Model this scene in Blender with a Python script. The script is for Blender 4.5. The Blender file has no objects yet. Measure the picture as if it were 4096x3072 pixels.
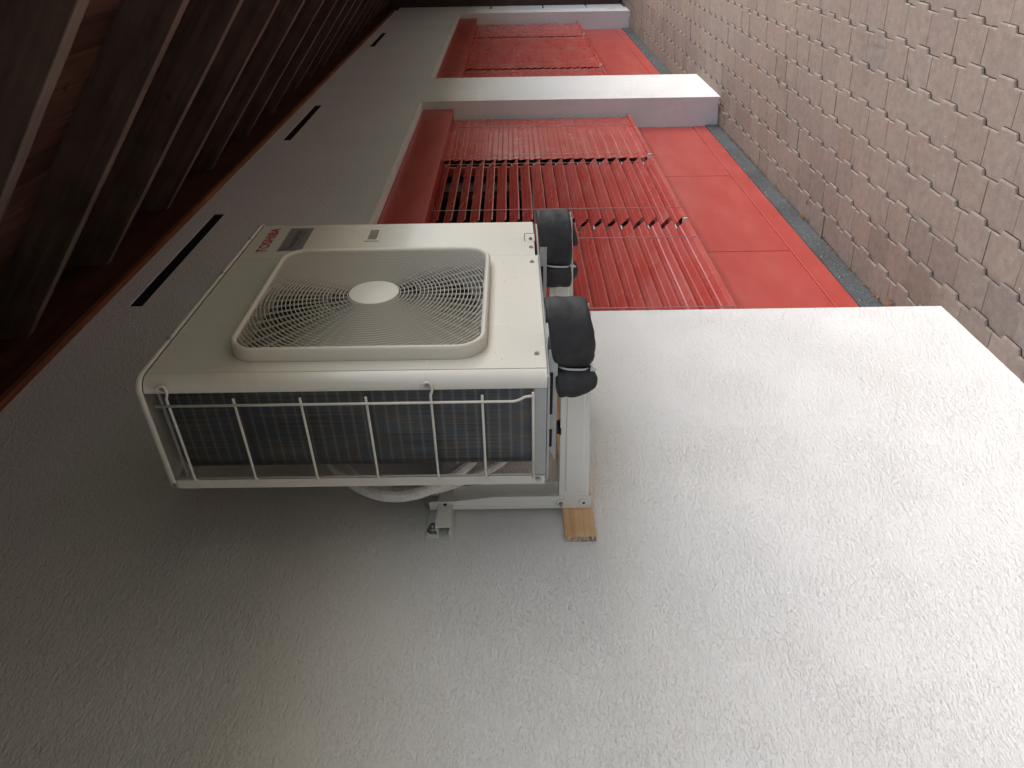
import bpy, bmesh, math, random
from mathutils import Vector, Matrix
random.seed(7)
R=math.radians; PI=math.pi
S=bpy.context.scene; C=S.collection
# ------------------------------------------------------------------ camera (portrait shot, camera rolled a quarter turn)
cd=bpy.data.cameras.new('camera'); cam=bpy.data.objects.new('camera',cd); C.objects.link(cam); S.camera=cam
cd.sensor_width=36; cd.lens=36*2846.96/4096; cd.clip_start=.02; cd.clip_end=500
rx=Vector((-0.00386359,0.01468631,-0.99988469)); dn=Vector((-0.56533769,0.82473563,0.01429821)); fw=Vector((0.82485051,0.56532774,0.00511628))
m=Matrix((( rx.x,-dn.x,-fw.x,0),(rx.y,-dn.y,-fw.y,0),(rx.z,-dn.z,-fw.z,0),(0,0,0,1)))
cam.matrix_world=m
# ------------------------------------------------------------------ sky, sun, exposure
SUN_EL=50; SUN_AZ=(0.45,-1.0)     # direction towards the sun in plan
w=bpy.data.worlds.new('World'); S.world=w; w.use_nodes=True
nt=w.node_tree; bg=nt.nodes['Background']; sk=nt.nodes.new('ShaderNodeTexSky'); sk.sky_type='NISHITA'; sk.sun_disc=False
sk.sun_elevation=R(SUN_EL); sk.sun_rotation=math.atan2(SUN_AZ[0],SUN_AZ[1]); sk.air_density=1.0; sk.dust_density=4.0; sk.ozone_density=.6
hs=nt.nodes.new('ShaderNodeHueSaturation'); hs.inputs['Saturation'].default_value=.85
nt.links.new(sk.outputs[0],hs.inputs['Color']); nt.links.new(hs.outputs[0],bg.inputs[0]); bg.inputs[1].default_value=.14
sd=bpy.data.lights.new('sun','SUN'); sun=bpy.data.objects.new('sun',sd); C.objects.link(sun)
sd.energy=.45; sd.angle=R(40); sd.color=(1,.985,.965)
ce=math.cos(R(SUN_EL)); az=Vector((SUN_AZ[0],SUN_AZ[1],0)).normalized()*ce
sun.rotation_euler=Vector((az.x,az.y,math.sin(R(SUN_EL)))).to_track_quat('Z','Y').to_euler()
S.view_settings.view_transform='Standard'; S.view_settings.look='None'; S.view_settings.gamma=1; S.view_settings.exposure=1.5
S.cycles.max_bounces=8; S.cycles.diffuse_bounces=5

# ------------------------------------------------------------------ helpers
def tag(o,label=None,cat=None,group=None,kind=None):
    if label:o['label']=label
    if cat:o['category']=cat
    if group:o['group']=group
    if kind:o['kind']=kind
    return o
def empty(name,loc=(0,0,0),**k):
    o=bpy.data.objects.new(name,None); o.location=loc; o.empty_display_size=.1; C.objects.link(o); bpy.context.view_layer.update(); return tag(o,**k)
def obj(name,bm,mat,parent=None,smooth=False,**k):
    me=bpy.data.meshes.new(name); bm.normal_update(); bm.to_mesh(me); bm.free()
    o=bpy.data.objects.new(name,me)
    for q in (mat if isinstance(mat,(list,tuple)) else [mat]): me.materials.append(q)
    if smooth:
        for p in me.polygons:p.use_smooth=True
    C.objects.link(o)
    if parent:
        p=parent; off=Vector((0,0,0))
        while p: off+=p.location; p=p.parent
        o.parent=parent; o.location=-off      # meshes are written in world coordinates
    return tag(o,**k)
def face(bm,pts,mi=0,sm=None):
    f=bm.faces.new([bm.verts.new(p) for p in pts]); f.material_index=mi
    if sm is not None:f.smooth=sm
    return f
def box(bm,a,b,bev=0,mi=0,seg=1):
    x0,y0,z0=a;x1,y1,z1=b
    v=[bm.verts.new(p) for p in [(x0,y0,z0),(x1,y0,z0),(x1,y1,z0),(x0,y1,z0),(x0,y0,z1),(x1,y0,z1),(x1,y1,z1),(x0,y1,z1)]]
    fs=[bm.faces.new([v[i] for i in q]) for q in [(0,3,2,1),(4,5,6,7),(0,1,5,4),(1,2,6,5),(2,3,7,6),(3,0,4,7)]]
    for f in fs:f.material_index=mi
    if bev:
        es=list({e for f in fs for e in f.edges})
        r=bmesh.ops.bevel(bm,geom=es,offset=bev,segments=seg,affect='EDGES',profile=.5)
        for f in r['faces']: f.material_index=mi
    return v
def BX(a,b,bev=0,seg=1):
    bm=bmesh.new(); box(bm,a,b,bev,seg=seg); return bm
def prism(bm,poly,fn,t0,t1,mi=0):
    """poly: 2-D outline; fn(u,v,t)->3-D"""
    a=[bm.verts.new(fn(u,v,t0)) for u,v in poly]; b=[bm.verts.new(fn(u,v,t1)) for u,v in poly]
    n=len(poly); fs=[bm.faces.new(a),bm.faces.new(list(reversed(b)))]
    for i in range(n): fs.append(bm.faces.new((a[i],b[i],b[(i+1)%n],a[(i+1)%n])))
    for f in fs:f.material_index=mi
    return fs
def tube(bm,pts,r,n=8,cap=True,closed=False,rf=None):
    pts=[Vector(p) for p in pts]; rings=[]; N=len(pts); up=None
    for i,p in enumerate(pts):
        a=pts[(i-1)%N] if (closed or i>0) else p; b=pts[(i+1)%N] if (closed or i<N-1) else p
        d=(b-a).normalized()
        if up is None: up=Vector((0,0,1)) if abs(d.z)<.9 else Vector((1,0,0))
        s=d.cross(up).normalized(); up=s.cross(d).normalized()
        rr=rf(i/(N-1)) if rf else r
        rings.append([bm.verts.new(p+s*math.cos(2*PI*k/n)*rr+up*math.sin(2*PI*k/n)*rr) for k in range(n)])
    for i in range(N if closed else N-1):
        A=rings[i];B=rings[(i+1)%N]
        for k in range(n):
            f=bm.faces.new((A[k],A[(k+1)%n],B[(k+1)%n],B[k])); f.smooth=True
    if cap and not closed:
        bm.faces.new(list(reversed(rings[0]))); bm.faces.new(rings[-1])
    bmesh.ops.recalc_face_normals(bm,faces=bm.faces)
def spline(P,n=8):
    P=[Vector(p) for p in P]; out=[]
    for i in range(len(P)-1):
        p0=P[max(i-1,0)];p1=P[i];p2=P[i+1];p3=P[min(i+2,len(P)-1)]
        for k in range(n):
            t=k/n; out.append(.5*((2*p1)+(p2-p0)*t+(2*p0-5*p1+4*p2-p3)*t*t+(3*p1-p0-3*p2+p3)*t**3))
    out.append(P[-1]); return out
def cyl(bm,c,d,r,h,n=16,r2=None,mi=0):
    c=Vector(c);d=Vector(d).normalized(); u=d.orthogonal().normalized(); v=d.cross(u); r2=r if r2 is None else r2
    a=[bm.verts.new(c+(u*math.cos(2*PI*k/n)+v*math.sin(2*PI*k/n))*r) for k in range(n)]
    b=[bm.verts.new(c+d*h+(u*math.cos(2*PI*k/n)+v*math.sin(2*PI*k/n))*r2) for k in range(n)]
    fs=[bm.faces.new(list(reversed(a))),bm.faces.new(b)]
    for k in range(n):
        f=bm.faces.new((a[k],a[(k+1)%n],b[(k+1)%n],b[k])); f.smooth=n>8; fs.append(f)
    for f in fs:f.material_index=mi
def screw(parent,c,d,r=.0065,name='screw',mat=None):
    bm=bmesh.new(); c=Vector(c);d=Vector(d)
    cyl(bm,c,d,r,.0018,18); cyl(bm,c+d*.0018,d,r*.66,.0035,6,r*.6); cyl(bm,c+d*.0053,d,r*.25,.0006,8)
    return obj(name,bm,mat or STEEL,parent)
# ------------------------------------------------------------------ materials
def mat(name,col=(.5,.5,.5),rough=.6,metal=0,spec=.5,coat=0):
    m=bpy.data.materials.new(name); m.use_nodes=True; n=m.node_tree; b=n.nodes['Principled BSDF']
    b.inputs['Base Color'].default_value=(*col,1); b.inputs['Roughness'].default_value=rough; b.inputs['Metallic'].default_value=metal
    b.inputs['Specular IOR Level'].default_value=spec; b.inputs['Coat Weight'].default_value=coat; b.inputs['Coat Roughness'].default_value=.08
    m['b']=0; return m
class N:
    def __init__(s,m): s.t=m.node_tree; s.b=s.t.nodes['Principled BSDF']
    def n(s,ty,**k):
        x=s.t.nodes.new(ty)
        for a,b in k.items(): setattr(x,a,b)
        return x
    def l(s,a,b): s.t.links.new(a,b)
    def coord(s,kind='Object',scale=(1,1,1),rot=(0,0,0)):
        c=s.n('ShaderNodeTexCoord'); mp=s.n('ShaderNodeMapping'); mp.inputs['Scale'].default_value=scale; mp.inputs['Rotation'].default_value=rot
        s.l(c.outputs[kind],mp.inputs[0]); return mp.outputs[0]
    def noise(s,co,scale,detail=4,rough=.55,dist=0):
        x=s.n('ShaderNodeTexNoise'); s.l(co,x.inputs['Vector']); x.inputs['Scale'].default_value=scale; x.inputs['Detail'].default_value=detail; x.inputs['Roughness'].default_value=rough; x.inputs['Distortion'].default_value=dist; return x.outputs['Fac']
    def ramp(s,fac,stops):
        x=s.n('ShaderNodeValToRGB'); s.l(fac,x.inputs[0]); e=x.color_ramp.elements
        while len(e)<len(stops): e.new(.5)
        for i,(p,c) in enumerate(stops): e[i].position=p; e[i].color=(*(c if isinstance(c,(tuple,list)) else (c,c,c)),1)
        return x.outputs[0]
    def mix(s,fac,a,b,mode='MIX'):
        x=s.n('ShaderNodeMix',data_type='RGBA',blend_type=mode)
        for v,i in ((fac,0),(a,6),(b,7)):
            if hasattr(v,'links'): s.l(v,x.inputs[i])
            else: x.inputs[i].default_value=v if i==0 else (*v,1)
        return x.outputs[2]
    def math(s,op,a,b=None,c=None):
        x=s.n('ShaderNodeMath',operation=op)
        for i,v in enumerate((a,b,c)):
            if v is None: continue
            if hasattr(v,'links'): s.l(v,x.inputs[i])
            else: x.inputs[i].default_value=v
        return x.outputs[0]
    def bump(s,h,strength,dist,prev=None):
        x=s.n('ShaderNodeBump'); x.inputs['Strength'].default_value=strength; x.inputs['Distance'].default_value=dist; s.l(h,x.inputs['Height'])
        if prev: s.l(prev,x.inputs['Normal'])
        return x.outputs[0]
    def out(s,col=None,rough=None,nor=None):
        if col is not None: s.l(col,s.b.inputs['Base Color'])
        if rough is not None: s.l(rough,s.b.inputs['Roughness'])
        if nor is not None: s.l(nor,s.b.inputs['Normal'])
def plaster():
    m=mat('plaster',(.72,.7,.66),.9,spec=.2); q=N(m); co=q.coord('Object')
    cs=q.coord('Object',(.7,1,1.2),(0,R(-35),0))
    n1=q.noise(cs,140,3,.62,.8); n2=q.noise(co,420,2,.5); n3=q.noise(cs,58,3,.6,.6); big=q.noise(co,2.2,4,.6)
    rid=q.math('SUBTRACT',.5,q.math('MULTIPLY',q.math('ABSOLUTE',q.math('SUBTRACT',n1,.5)),1.8))
    h=q.math('ADD',q.math('MULTIPLY',n1,.7),q.math('MULTIPLY',q.math('MINIMUM',rid,.43),.35)); h=q.math('ADD',h,q.math('MULTIPLY',n2,.25)); h=q.math('ADD',h,q.math('MULTIPLY',n3,.8))
    patch=q.ramp(q.noise(co,3.1,3,.6),[(.3,.55),(.7,1)]); h=q.math('MULTIPLY',h,patch)
    nor=q.bump(h,1.0,.0078); nor=q.bump(q.noise(q.coord('Object',(1,1,.6)),3.5,2,.5),.25,.02,nor)
    # dirt lodged in the grooves: short hairlines and dots, unevenly spread
    sp=q.noise(cs,190,2,.7,1.4); mask=q.ramp(q.noise(co,7,5,.7),[(.40,0),(.70,1)])
    dots=q.ramp(sp,[(.0,1),(.30,1),(.355,0)]); dirt=q.math('MULTIPLY',dots,q.math('ADD',q.math('MULTIPLY',mask,.5),.10))
    hair=q.noise(q.coord('Object',(1,1,1),(0,R(20),0)),16,5,.72,1.8)
    hl=q.ramp(q.math('ABSOLUTE',q.math('SUBTRACT',hair,.5)),[(0,1),(.006,0)]); hm=q.ramp(q.noise(co,11,3,.6),[(.64,0),(.70,.4)]); 
    base=q.ramp(big,[(.3,(.69,.69,.68)),(.7,(.735,.737,.73))])
    stain=q.ramp(q.noise(q.coord('Object',(1,1,.35)),1.6,5,.65),[(.46,0),(.74,.14)])
    base=q.mix(stain,base,(.55,.52,.47))
    fine=q.ramp(q.noise(co,520,2,.6),[(.3,.93),(.6,1.0)]); base=q.mix(1.0,base,fine,'MULTIPLY')
    base=q.mix(q.math('MULTIPLY',hl,hm),base,(.3,.29,.27))
    q.out(q.mix(dirt,base,(.26,.25,.23)),None,nor); return m
def painted(name,a,b,rough=.35,bumpy=.0,coat=.0,dust=None,sc=3.0):
    m=mat(name,a,rough,coat=coat); q=N(m); co=q.coord('Object')
    col=q.ramp(q.noise(co,sc,5,.6),[(.3,a),(.72,b)])
    if dust:
        d=q.ramp(q.noise(q.coord('Object',(.5,1,1.5)),5,4,.6),[(.42,0),(.75,dust[1])]); col=q.mix(d,col,dust[0])
    rg=q.math('MULTIPLY_ADD',q.noise(co,7,4,.6),.22,rough-.1)
    nor=q.bump(q.noise(co,5,2,.5),.3,bumpy) if bumpy else None
    q.out(col,rg,nor); return m
def tilemat():
    m=mat('concrete_tile',(.25,.2,.17),.93,spec=.2); q=N(m); co=q.coord('Object')
    at=q.n('ShaderNodeAttribute',attribute_name='tint')
    a=q.ramp(q.noise(co,26,6,.7),[(.25,(.157,.132,.118)),(.55,(.205,.175,.157)),(.8,(.246,.215,.195))])
    sep=q.n('ShaderNodeSeparateColor'); q.l(at.outputs['Color'],sep.inputs[0])
    big=q.ramp(q.noise(co,1.3,4,.6),[(.3,(.88,.86,.86)),(.7,(1.06,1.02,.97))])
    a=q.mix(1.0,a,big,'MULTIPLY'); 
    a=q.mix(1.0,a,at.outputs['Color'],'MULTIPLY')
    sp=q.ramp(q.noise(co,310,3,.75),[(.33,(.42,.4,.38)),(.43,(1,1,1)),(.64,(1,1,1)),(.74,(1.5,1.5,1.48))]); a=q.mix(.85,a,sp,'MULTIPLY')
    wh=q.math('MULTIPLY',q.ramp(q.noise(co,62,3,.7),[(.68,0),(.72,1)]),q.ramp(q.noise(co,4,2,.5),[(.5,0),(.65,.8)])); a=q.mix(wh,a,(.6,.58,.54))
    nor=q.bump(q.noise(co,240,4,.7),.7,.0016); nor=q.bump(q.noise(co,22,3,.6),.4,.004,nor)
    q.out(a,None,nor); return m
def wood(name,a,b,scale=(3,40,40),rough=.75,knots=True,bs=.5,tint=False,rot=0):
    m=mat(name,a,rough,spec=.3); q=N(m); co=q.coord('Object',scale)
    if rot:
        mp=co.node; mp.vector_type='TEXTURE'; mp.inputs['Scale'].default_value=[1/v for v in scale]; mp.inputs['Rotation'].default_value=(rot,0,0)
    g=q.noise(co,1,5,.65,.35); col=q.ramp(g,[(.32,a),(.66,b)])
    big=q.ramp(q.noise(q.coord('Object'),5,5,.6),[(.3,(.66,.64,.62)),(.7,(1.15,1.12,1.1))]); col=q.mix(.9,col,big,'MULTIPLY')
    if knots:
        v=q.n('ShaderNodeTexVoronoi'); q.l(q.coord('Object',(3,2.2,2.2)),v.inputs['Vector']); v.inputs['Scale'].default_value=1.5
        k=q.ramp(v.outputs['Distance'],[(.035,.75),(.08,0)]); col=q.mix(k,col,tuple(c*.25 for c in a))
    if tint:
        at=q.n('ShaderNodeAttribute',attribute_name='tint'); col=q.mix(1.0,col,at.outputs['Color'],'MULTIPLY')
    q.out(col,None,q.bump(g,bs,.0015)); return m
PLASTER=plaster()
RED=painted('red_cladding',(.36,.050,.040),(.40,.060,.048),.33,.0012,dust=((.52,.22,.19),.16))
REDSLAT=painted('red_slat',(.39,.056,.045),(.44,.074,.06),.24,dust=((.60,.38,.34),.16),sc=6)
BEIGE=mat('cream_enamel',(.69,.665,.60),.27,coat=.25); _q=N(BEIGE); _q.out(None,_q.math('MULTIPLY_ADD',_q.noise(_q.coord('Object'),3,2),.05,.25),_q.bump(_q.noise(_q.coord('Object'),900,1),.05,.0003))
GRILLE=painted('cream_plastic',(.66,.63,.56),(.69,.66,.59),.38)
BRACK=painted('light_grey_powder_coat',(.75,.76,.72),(.78,.785,.75),.4)
GALV=painted('galvanised_steel',(.40,.42,.43),(.48,.50,.51),.36,sc=30); N(GALV).b.inputs['Metallic'].default_value=.55
STEEL=mat('zinc_steel',(.5,.5,.5),.28,1)
DARKST=mat('dark_chrome',(.42,.42,.44),.3,.9)
BLACK=mat('black_void',(.01,.01,.012),.7)
FAN=mat('fan_grey',(.025,.027,.03),.45)
TILE=tilemat()
RAFTER=wood('rafter_timber',(.060,.041,.033),(.118,.083,.067),(30,1.6,26),.8,bs=.6,rot=R(39))
EDGE=wood('bounce_lit_rafter_edge',(.15,.115,.10),(.23,.185,.16),(30,1.6,26),.85,bs=.5,rot=R(39),knots=False)  # lighter rafter timber for the undersides, bounce light painted into the colour
BOARD=wood('soffit_board_timber',(.07,.032,.023),(.14,.07,.05),(2,30,30),.7,tint=True)
PLATE=wood('wall_plate_timber',(.035,.011,.006),(.08,.024,.012),(2,30,30),.8)
TRIM=wood('orange_trim_timber',(.15,.05,.018),(.24,.09,.035),(2,30,30),.7,knots=False)
PINE=wood('pine_batten',(.60,.36,.17),(.80,.55,.32),(2.2,9,75),.62,knots=False,bs=.25)
def foam():
    m=mat('black_foam_rubber',(.022,.022,.024),.62,spec=.45); q=N(m); co=q.coord('Object')
    crk=q.ramp(q.noise(q.coord('Object',(30,60,14)),3,6,.7,1.0),[(.30,1),(.34,0)])
    col=q.ramp(q.noise(co,30,5,.6),[(.3,(.017,.017,.019)),(.7,(.034,.034,.038))])
    nor=q.bump(q.noise(co,900,2,.6),.25,.0006); nor=q.bump(q.noise(co,28,5,.65,.8),.5,.003,nor)
    q.out(col,q.math('MULTIPLY_ADD',q.noise(co,12,3),.25,.48),nor); return m
FOAM=foam()
TIE=mat('nylon_tie',(.62,.64,.66),.4)
def hose():
    m=mat('white_pipe_insulation',(.6,.57,.55),.8,spec=.3); q=N(m)
    uv=q.coord('UV',(1,1,1)); 
    wv=q.n('ShaderNodeTexWave',wave_type='BANDS',bands_direction='X'); q.l(q.coord('UV',(1,0,0)),wv.inputs['Vector']); wv.inputs['Scale'].default_value=48; wv.inputs['Distortion'].default_value=.6
    wv2=q.n('ShaderNodeTexWave',wave_type='BANDS',bands_direction='Y'); q.l(q.coord('UV',(0,1,0)),wv2.inputs['Vector']); wv2.inputs['Scale'].default_value=3.2; wv2.inputs['Distortion'].default_value=.3
    h=q.math('ADD',wv.outputs['Fac'],q.math('MULTIPLY',wv2.outputs['Fac'],.6))
    q.out(q.ramp(q.noise(q.coord('Object'),60,4),[(.3,(.66,.645,.625)),(.7,(.75,.735,.715))]),None,q.bump(h,.6,.0014)); return m
HOSE=hose()
def coil():
    m=mat('heat_exchanger_fins',(.05,.06,.075),.34,.92); q=N(m)
    fins=q.noise(q.coord('UV',(900,3.2,1)),1,3,.6); fine=q.ramp(fins,[(.3,(.35,.35,.35)),(.5,(.85,.85,.85)),(.75,(1.5,1.5,1.5))])
    sepx=q.n('ShaderNodeSeparateXYZ'); q.l(q.coord('UV'),sepx.inputs[0]); v=sepx.outputs[1]
    s=q.math('SINE',q.math('MULTIPLY',v,PI/.0257)); band=q.math('POWER',q.math('ABSOLUTE',s),14)
    n=q.noise(q.coord('UV',(10,3,1)),1,4,.6); moire=q.ramp(q.noise(q.coord('UV',(38,17,1)),1,2,.5,.5),[(.36,(.115,.135,.165)),(.5,(.13,.138,.148)),(.64,(.15,.135,.13))])
    col=q.mix(1.0,moire,fine,'MULTIPLY'); col=q.mix(q.math('MULTIPLY',band,.17),col,(.50,.52,.54))
    gl=q.math('MULTIPLY',q.ramp(q.noise(q.coord('UV',(500,22,1)),1,2,.5),[(.74,0),(.78,1)]),q.ramp(q.noise(q.coord('UV',(9,26,1)),1,2),[(.64,0),(.70,1)])); col=q.mix(gl,col,(.85,.86,.88))  # scattered bright glints painted into the fin colour
    bent=q.ramp(n,[(.3,.8),(.7,1.25)]); col=q.mix(1.0,col,bent,'MULTIPLY')
    q.out(col,None,q.bump(fins,.5,.0012)); return m
COIL=coil()
GLASS=mat('window_glass',(.012,.016,.018),.05,spec=.6); CURT=mat('pale_window_frame',(.42,.45,.45),.5)
FELT=mat('flashing_felt',(.06,.07,.08),.85); q=N(FELT); co=q.coord('Object')
q.out(q.mix(q.ramp(q.noise(co,150,3,.7),[(.55,0),(.66,.7)]),q.ramp(q.noise(co,3,4),[(.35,(.038,.040,.042)),(.65,(.058,.066,.071))]),(.22,.25,.26)),None,q.bump(q.noise(co,180,3),.8,.003))
DBROWN=wood('dark_brown_boards',(.03,.018,.016),(.06,.035,.03),(4,4,30),.5,knots=False)
WHITE=painted('white_metal',(.72,.73,.72),(.78,.78,.77),.4); LEAF=mat('dry_leaf',(.22,.11,.05),.8); TWIG=mat('twig_bark',(.10,.07,.05),.8)
LOGO=mat('red_lettering',(.42,.008,.015),.4); INK=mat('dark_lettering',(.02,.02,.03),.4); BLUE=mat('blue_arc',(.03,.05,.22),.4)
PLAQ=mat('grey_badge',(.22,.205,.215),.38)
RUB=mat('black_rubber',(.02,.02,.02),.35)
GRASS=mat('garden_ground',(.06,.08,.03),.9); q=N(GRASS); q.out(q.ramp(q.noise(q.coord('Object'),1.5,6,.7),[(.3,(.03,.05,.015)),(.7,(.09,.10,.05))]))

# ================================================================== THE HOUSE WALL
W=1.40; PY=1.637; ZR=-1.745; ZT=1.722; ZL=.755
ground=obj('ground',(lambda b:(face(b,[(-150,-150,-4.6),(150,-150,-4.6),(150,150,-4.6),(-150,150,-4.6)]),b)[1])(bmesh.new()),GRASS,kind='structure')
house=empty('house_facade',(2.56,W,ZR),label='white stuccoed house wall with red clad window bays rising from the tiled roof',cat='house wall')
XE=12.05; bays=[(2.56,6.22),(7.14,11.6)]
vents=[(2.66,3.72,1.569,1.627),(5.13,6.16,1.566,1.624),(8.92,9.93,1.563,1.62)]
bm=bmesh.new()
xs=sorted({-6.5,2.56,6.22,7.14,11.6,XE}|{v for a in vents for v in a[:2]}); zs=[ZR-.1,ZL]+[1.566,1.625]+[ZT+.2]
for i in range(len(xs)-1):
    for j in range(len(zs)-1):
        xm=(xs[i]+xs[i+1])/2; 
        if j==0 and any(a<xm<b for a,b in bays): continue
        if j==2 and any(a<xm<b for a,b,_,_ in vents): continue
        face(bm,[(xs[i],W,zs[j]),(xs[i+1],W,zs[j]),(xs[i+1],W,zs[j+1]),(xs[i],W,zs[j+1])])
for a,b in bays:
    face(bm,[(a,W,ZR-.1),(a,W,ZL),(a,PY+.4,ZL),(a,PY+.4,ZR-.1)])
    face(bm,[(b,W,ZL),(b,W,ZR-.1),(b,PY+.4,ZR-.1),(b,PY+.4,ZL)])
    face(bm,[(a,W,ZL),(b,W,ZL),(b,PY+.4,ZL),(a,PY+.4,ZL)])
for a,b,c,d in vents:
    c,d=1.566,1.625
    for q4 in ([(a,W,c),(b,W,c),(b,W+.012,c),(a,W+.012,c)],[(a,W,d),(a,W+.012,d),(b,W+.012,d),(b,W,d)],[(a,W,c),(a,W+.012,c),(a,W+.012,d),(a,W,d)],[(b,W,c),(b,W,d),(b,W+.012,d),(b,W+.012,c)]): face(bm,q4)
face(bm,[(XE,W,ZR-.1),(XE,2.6,ZR-.1),(XE,2.6,ZT+.2),(XE,W,ZT+.2)])
bmesh.ops.remove_doubles(bm,verts=bm.verts,dist=1e-5)
# softened plaster arrises on the bay corners
es=[e for e in bm.edges if len(e.link_faces)==2 and e.calc_face_angle(0)>1.2 and all(abs(v.co.y-W)<1e-4 for v in e.verts) and not any(1.5<v.co.z<1.7 for v in e.verts)]
bmesh.ops.bevel(bm,geom=es,offset=.012,segments=3,affect='EDGES')
obj('wall',bm,PLASTER,house)
for a,b,c,d in vents:
    bm=bmesh.new(); box(bm,(a+.001,W+.006,1.567),(b-.001,W+.0115,1.624)); 
    n=int((b-a)/.012)
    for k in range(n): x=a+.006+k*.012; box(bm,(x,W+.003,1.568),(x+.003,W+.0055,1.623))
    obj('vent_slot',bm,BLACK,house)
for bi,(a,b) in enumerate(bays):
    obj('header_fascia',BX((a+.003,1.463,.488),(b-.003,1.60,ZL-.012),.004),RED,house)
    bm=bmesh.new(); box(bm,(a+.002,W+.012,ZL-.012),(b-.002,1.462,ZL-.002)); obj('soffit_bead',bm,WHITE,house)
    # cladding below the blinds
    seams={0:[a,3.652,4.93,b],1:[a,8.28,10.385,b]}[bi]
    for i in range(len(seams)-1):
        obj('cladding_panel',BX((seams[i]+.003,PY,-1.528),(seams[i+1]-.003,PY+.02,-.90),.002),RED,house)
    obj('cladding_base',BX((a+.003,PY-.004,-1.640),(b-.003,PY+.02,-1.5305),.002),RED,house)
    obj('cladding_backing',BX((a+.002,PY+.021,-1.66),(b-.002,PY+.05,-.93)),BLACK,house)
    fl=obj('wall_flashing',BX((a+.002,PY-.014,ZR-.06),(b-.002,PY+.02,-1.6405),.002),FELT,house)
    x=b-.16
    while x>a: screw(fl,(x,PY-.014,-1.659),(0,-1,0),.008,'flashing_screw'); x-=.252
    # window behind the blinds
    bm=bmesh.new(); box(bm,(a,1.86,-.90),(b,1.88,ZL+.0)); wn=obj('window',bm,GLASS,house)
    bm=bmesh.new()
    for z0,z1 in ((-.92,-.84),(-.22,-.14),(.60,.70)): box(bm,(a+.01,1.80,z0),(b-.01,1.858,z1))
    x=a+.02
    while x<b-.05: box(bm,(x,1.805,-.838),(x+.06,1.856,.598)); x+=.91
    obj('window_frame',bm,CURT,wn)
    obj('reveal_lining',BX((a+.005,1.655,-.93),(b-.005,1.80,-.905)),RED,house)
    obj('blind_box',BX((a+.004,1.645,.56),(b-.004,1.80,ZL-.005)),RED,house)
# dark end of the facade
endw=empty('end_screen',(12.4,1.3,ZR),label='dark brown screen wall with pale strip panels at the far end of the facade',cat='screen wall')
obj('board',BX((12.42,-.9,ZR),(12.5,1.44,2.4)),DBROWN,endw)
zz=[ZR+.02,-1.16,-.50,.3,1.72]
for i in range(4): obj('pale_panel',BX((12.055,1.403,zz[i]+.012),(12.415,1.43,zz[i+1]-.012),.002),WHITE,endw)
obj('back_panel',BX((12.5,.9,ZR),(12.54,2.4,2.2)),DBROWN,endw)

# ================================================================== venetian blinds
def blind(x0,x1,tilt,label,cords,pins=True,zt=.70,zb=-.972,wear=0):
    root=empty('venetian_blind',((x0+x1)/2,1.55,zb),label=label,cat='blind',group='red external blinds in the window bays')
    pitch=.0775; wd=.088; n=int((zt-zb)/pitch); bm=bmesh.new()
    prof=[(-.5,-.06),(-.475,.0),(-.40,.02),(-.08,.015),(.0,.055),(.08,.015),(.40,.02),(.47,.05),(.5,.08)]
    for k in range(n+1):
        z=zb+.035+k*pitch; t=R(tilt+random.uniform(-1.6,1.6)*(1+wear)); c=math.cos(t); s=math.sin(t); xa=x0+.012+random.uniform(-.003,.003); xb=x1-.012+random.uniform(-.003,.003)
        def P(u,v,x):   # outer edge (u=-.5) low, inner edge high
            a=u*wd; b=v*wd*.5; return (x, 1.55+a*c-b*s, z+a*s+b*c)
        nx=6; sag=[random.uniform(-.0012,.0012) for _ in range(nx+1)]
        rows=[[bm.verts.new((lambda q:(q[0],q[1]+sag[j],q[2]+sag[j]))(P(u,v,xa+(xb-xa)*j/nx))) for u,v in prof] for j in range(nx+1)]
        for j in range(nx):
            for i in range(len(prof)-1):
                f=bm.faces.new((rows[j][i],rows[j+1][i],rows[j+1][i+1],rows[j][i+1])); f.smooth=False
    nf=len(bm.faces)
    if pins:
        for x,s_ in ((x0,1),(x1,-1)):
            for k in range(0,n+1 if tilt<60 else 0):
                z=zb+.035+k*pitch
                if k%2==0: tube(bm,[(x-s_*.014,1.565,z+.012),(x+s_*.012,1.565,z+.012)],.0035,8)
    bm.faces.ensure_lookup_table()
    for f in bm.faces[nf:]: f.material_index=1
    sl=obj('slats',bm,[REDSLAT,WHITE],root)
    md=sl.modifiers.new('thickness','SOLIDIFY'); md.thickness=.0012
    bm=bmesh.new(); box(bm,(x0+.01,1.515,zb-.016),(x1-.01,1.585,zb+.008),.003); br=obj('bottom_bar',bm,REDSLAT,root)
    obj('end_cap',BX((x0+.001,1.518,zb-.018),(x0+.0095,1.582,zb+.010),.002),WHITE,br)
    for x in cords:
        t=R(tilt); yo=1.55-.5*wd*math.cos(t)-.003; yi=1.55+.5*wd*math.cos(t)+.003
        bm=bmesh.new(); tube(bm,[(x,yo-.002,zt),(x+.002,yo-.0022,-.2),(x,yo-.002,zb)],.0019,5); obj('ladder_cord',bm,mat_cord,root)
        bm=bmesh.new(); tube(bm,[(x,yi+.002,zt),(x,yi+.002,zb)],.0016,5); obj('ladder_cord',bm,mat_cord,root)
    return root
mat_cord=mat('grey_cord',(.42,.39,.38),.6)
blind(2.60,3.825,42,'slightly open red slatted blind nearest the corner behind the outdoor unit',[2.79,3.575],wear=1)
blind(3.855,5.01,39,'middle red blind of the near bay with wide open slats showing the window',[4.005,4.87],wear=1)
blind(5.08,6.21,83,'closed red blind of the near bay beside the white pillar',[5.17,5.94])
blind(7.15,8.29,80,'narrow closed red blind in the far bay just behind the white pillar',[7.3,8.1])
blind(8.335,10.39,80,'wide closed red blind in the middle of the far bay',[8.5,9.4,10.2])
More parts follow.
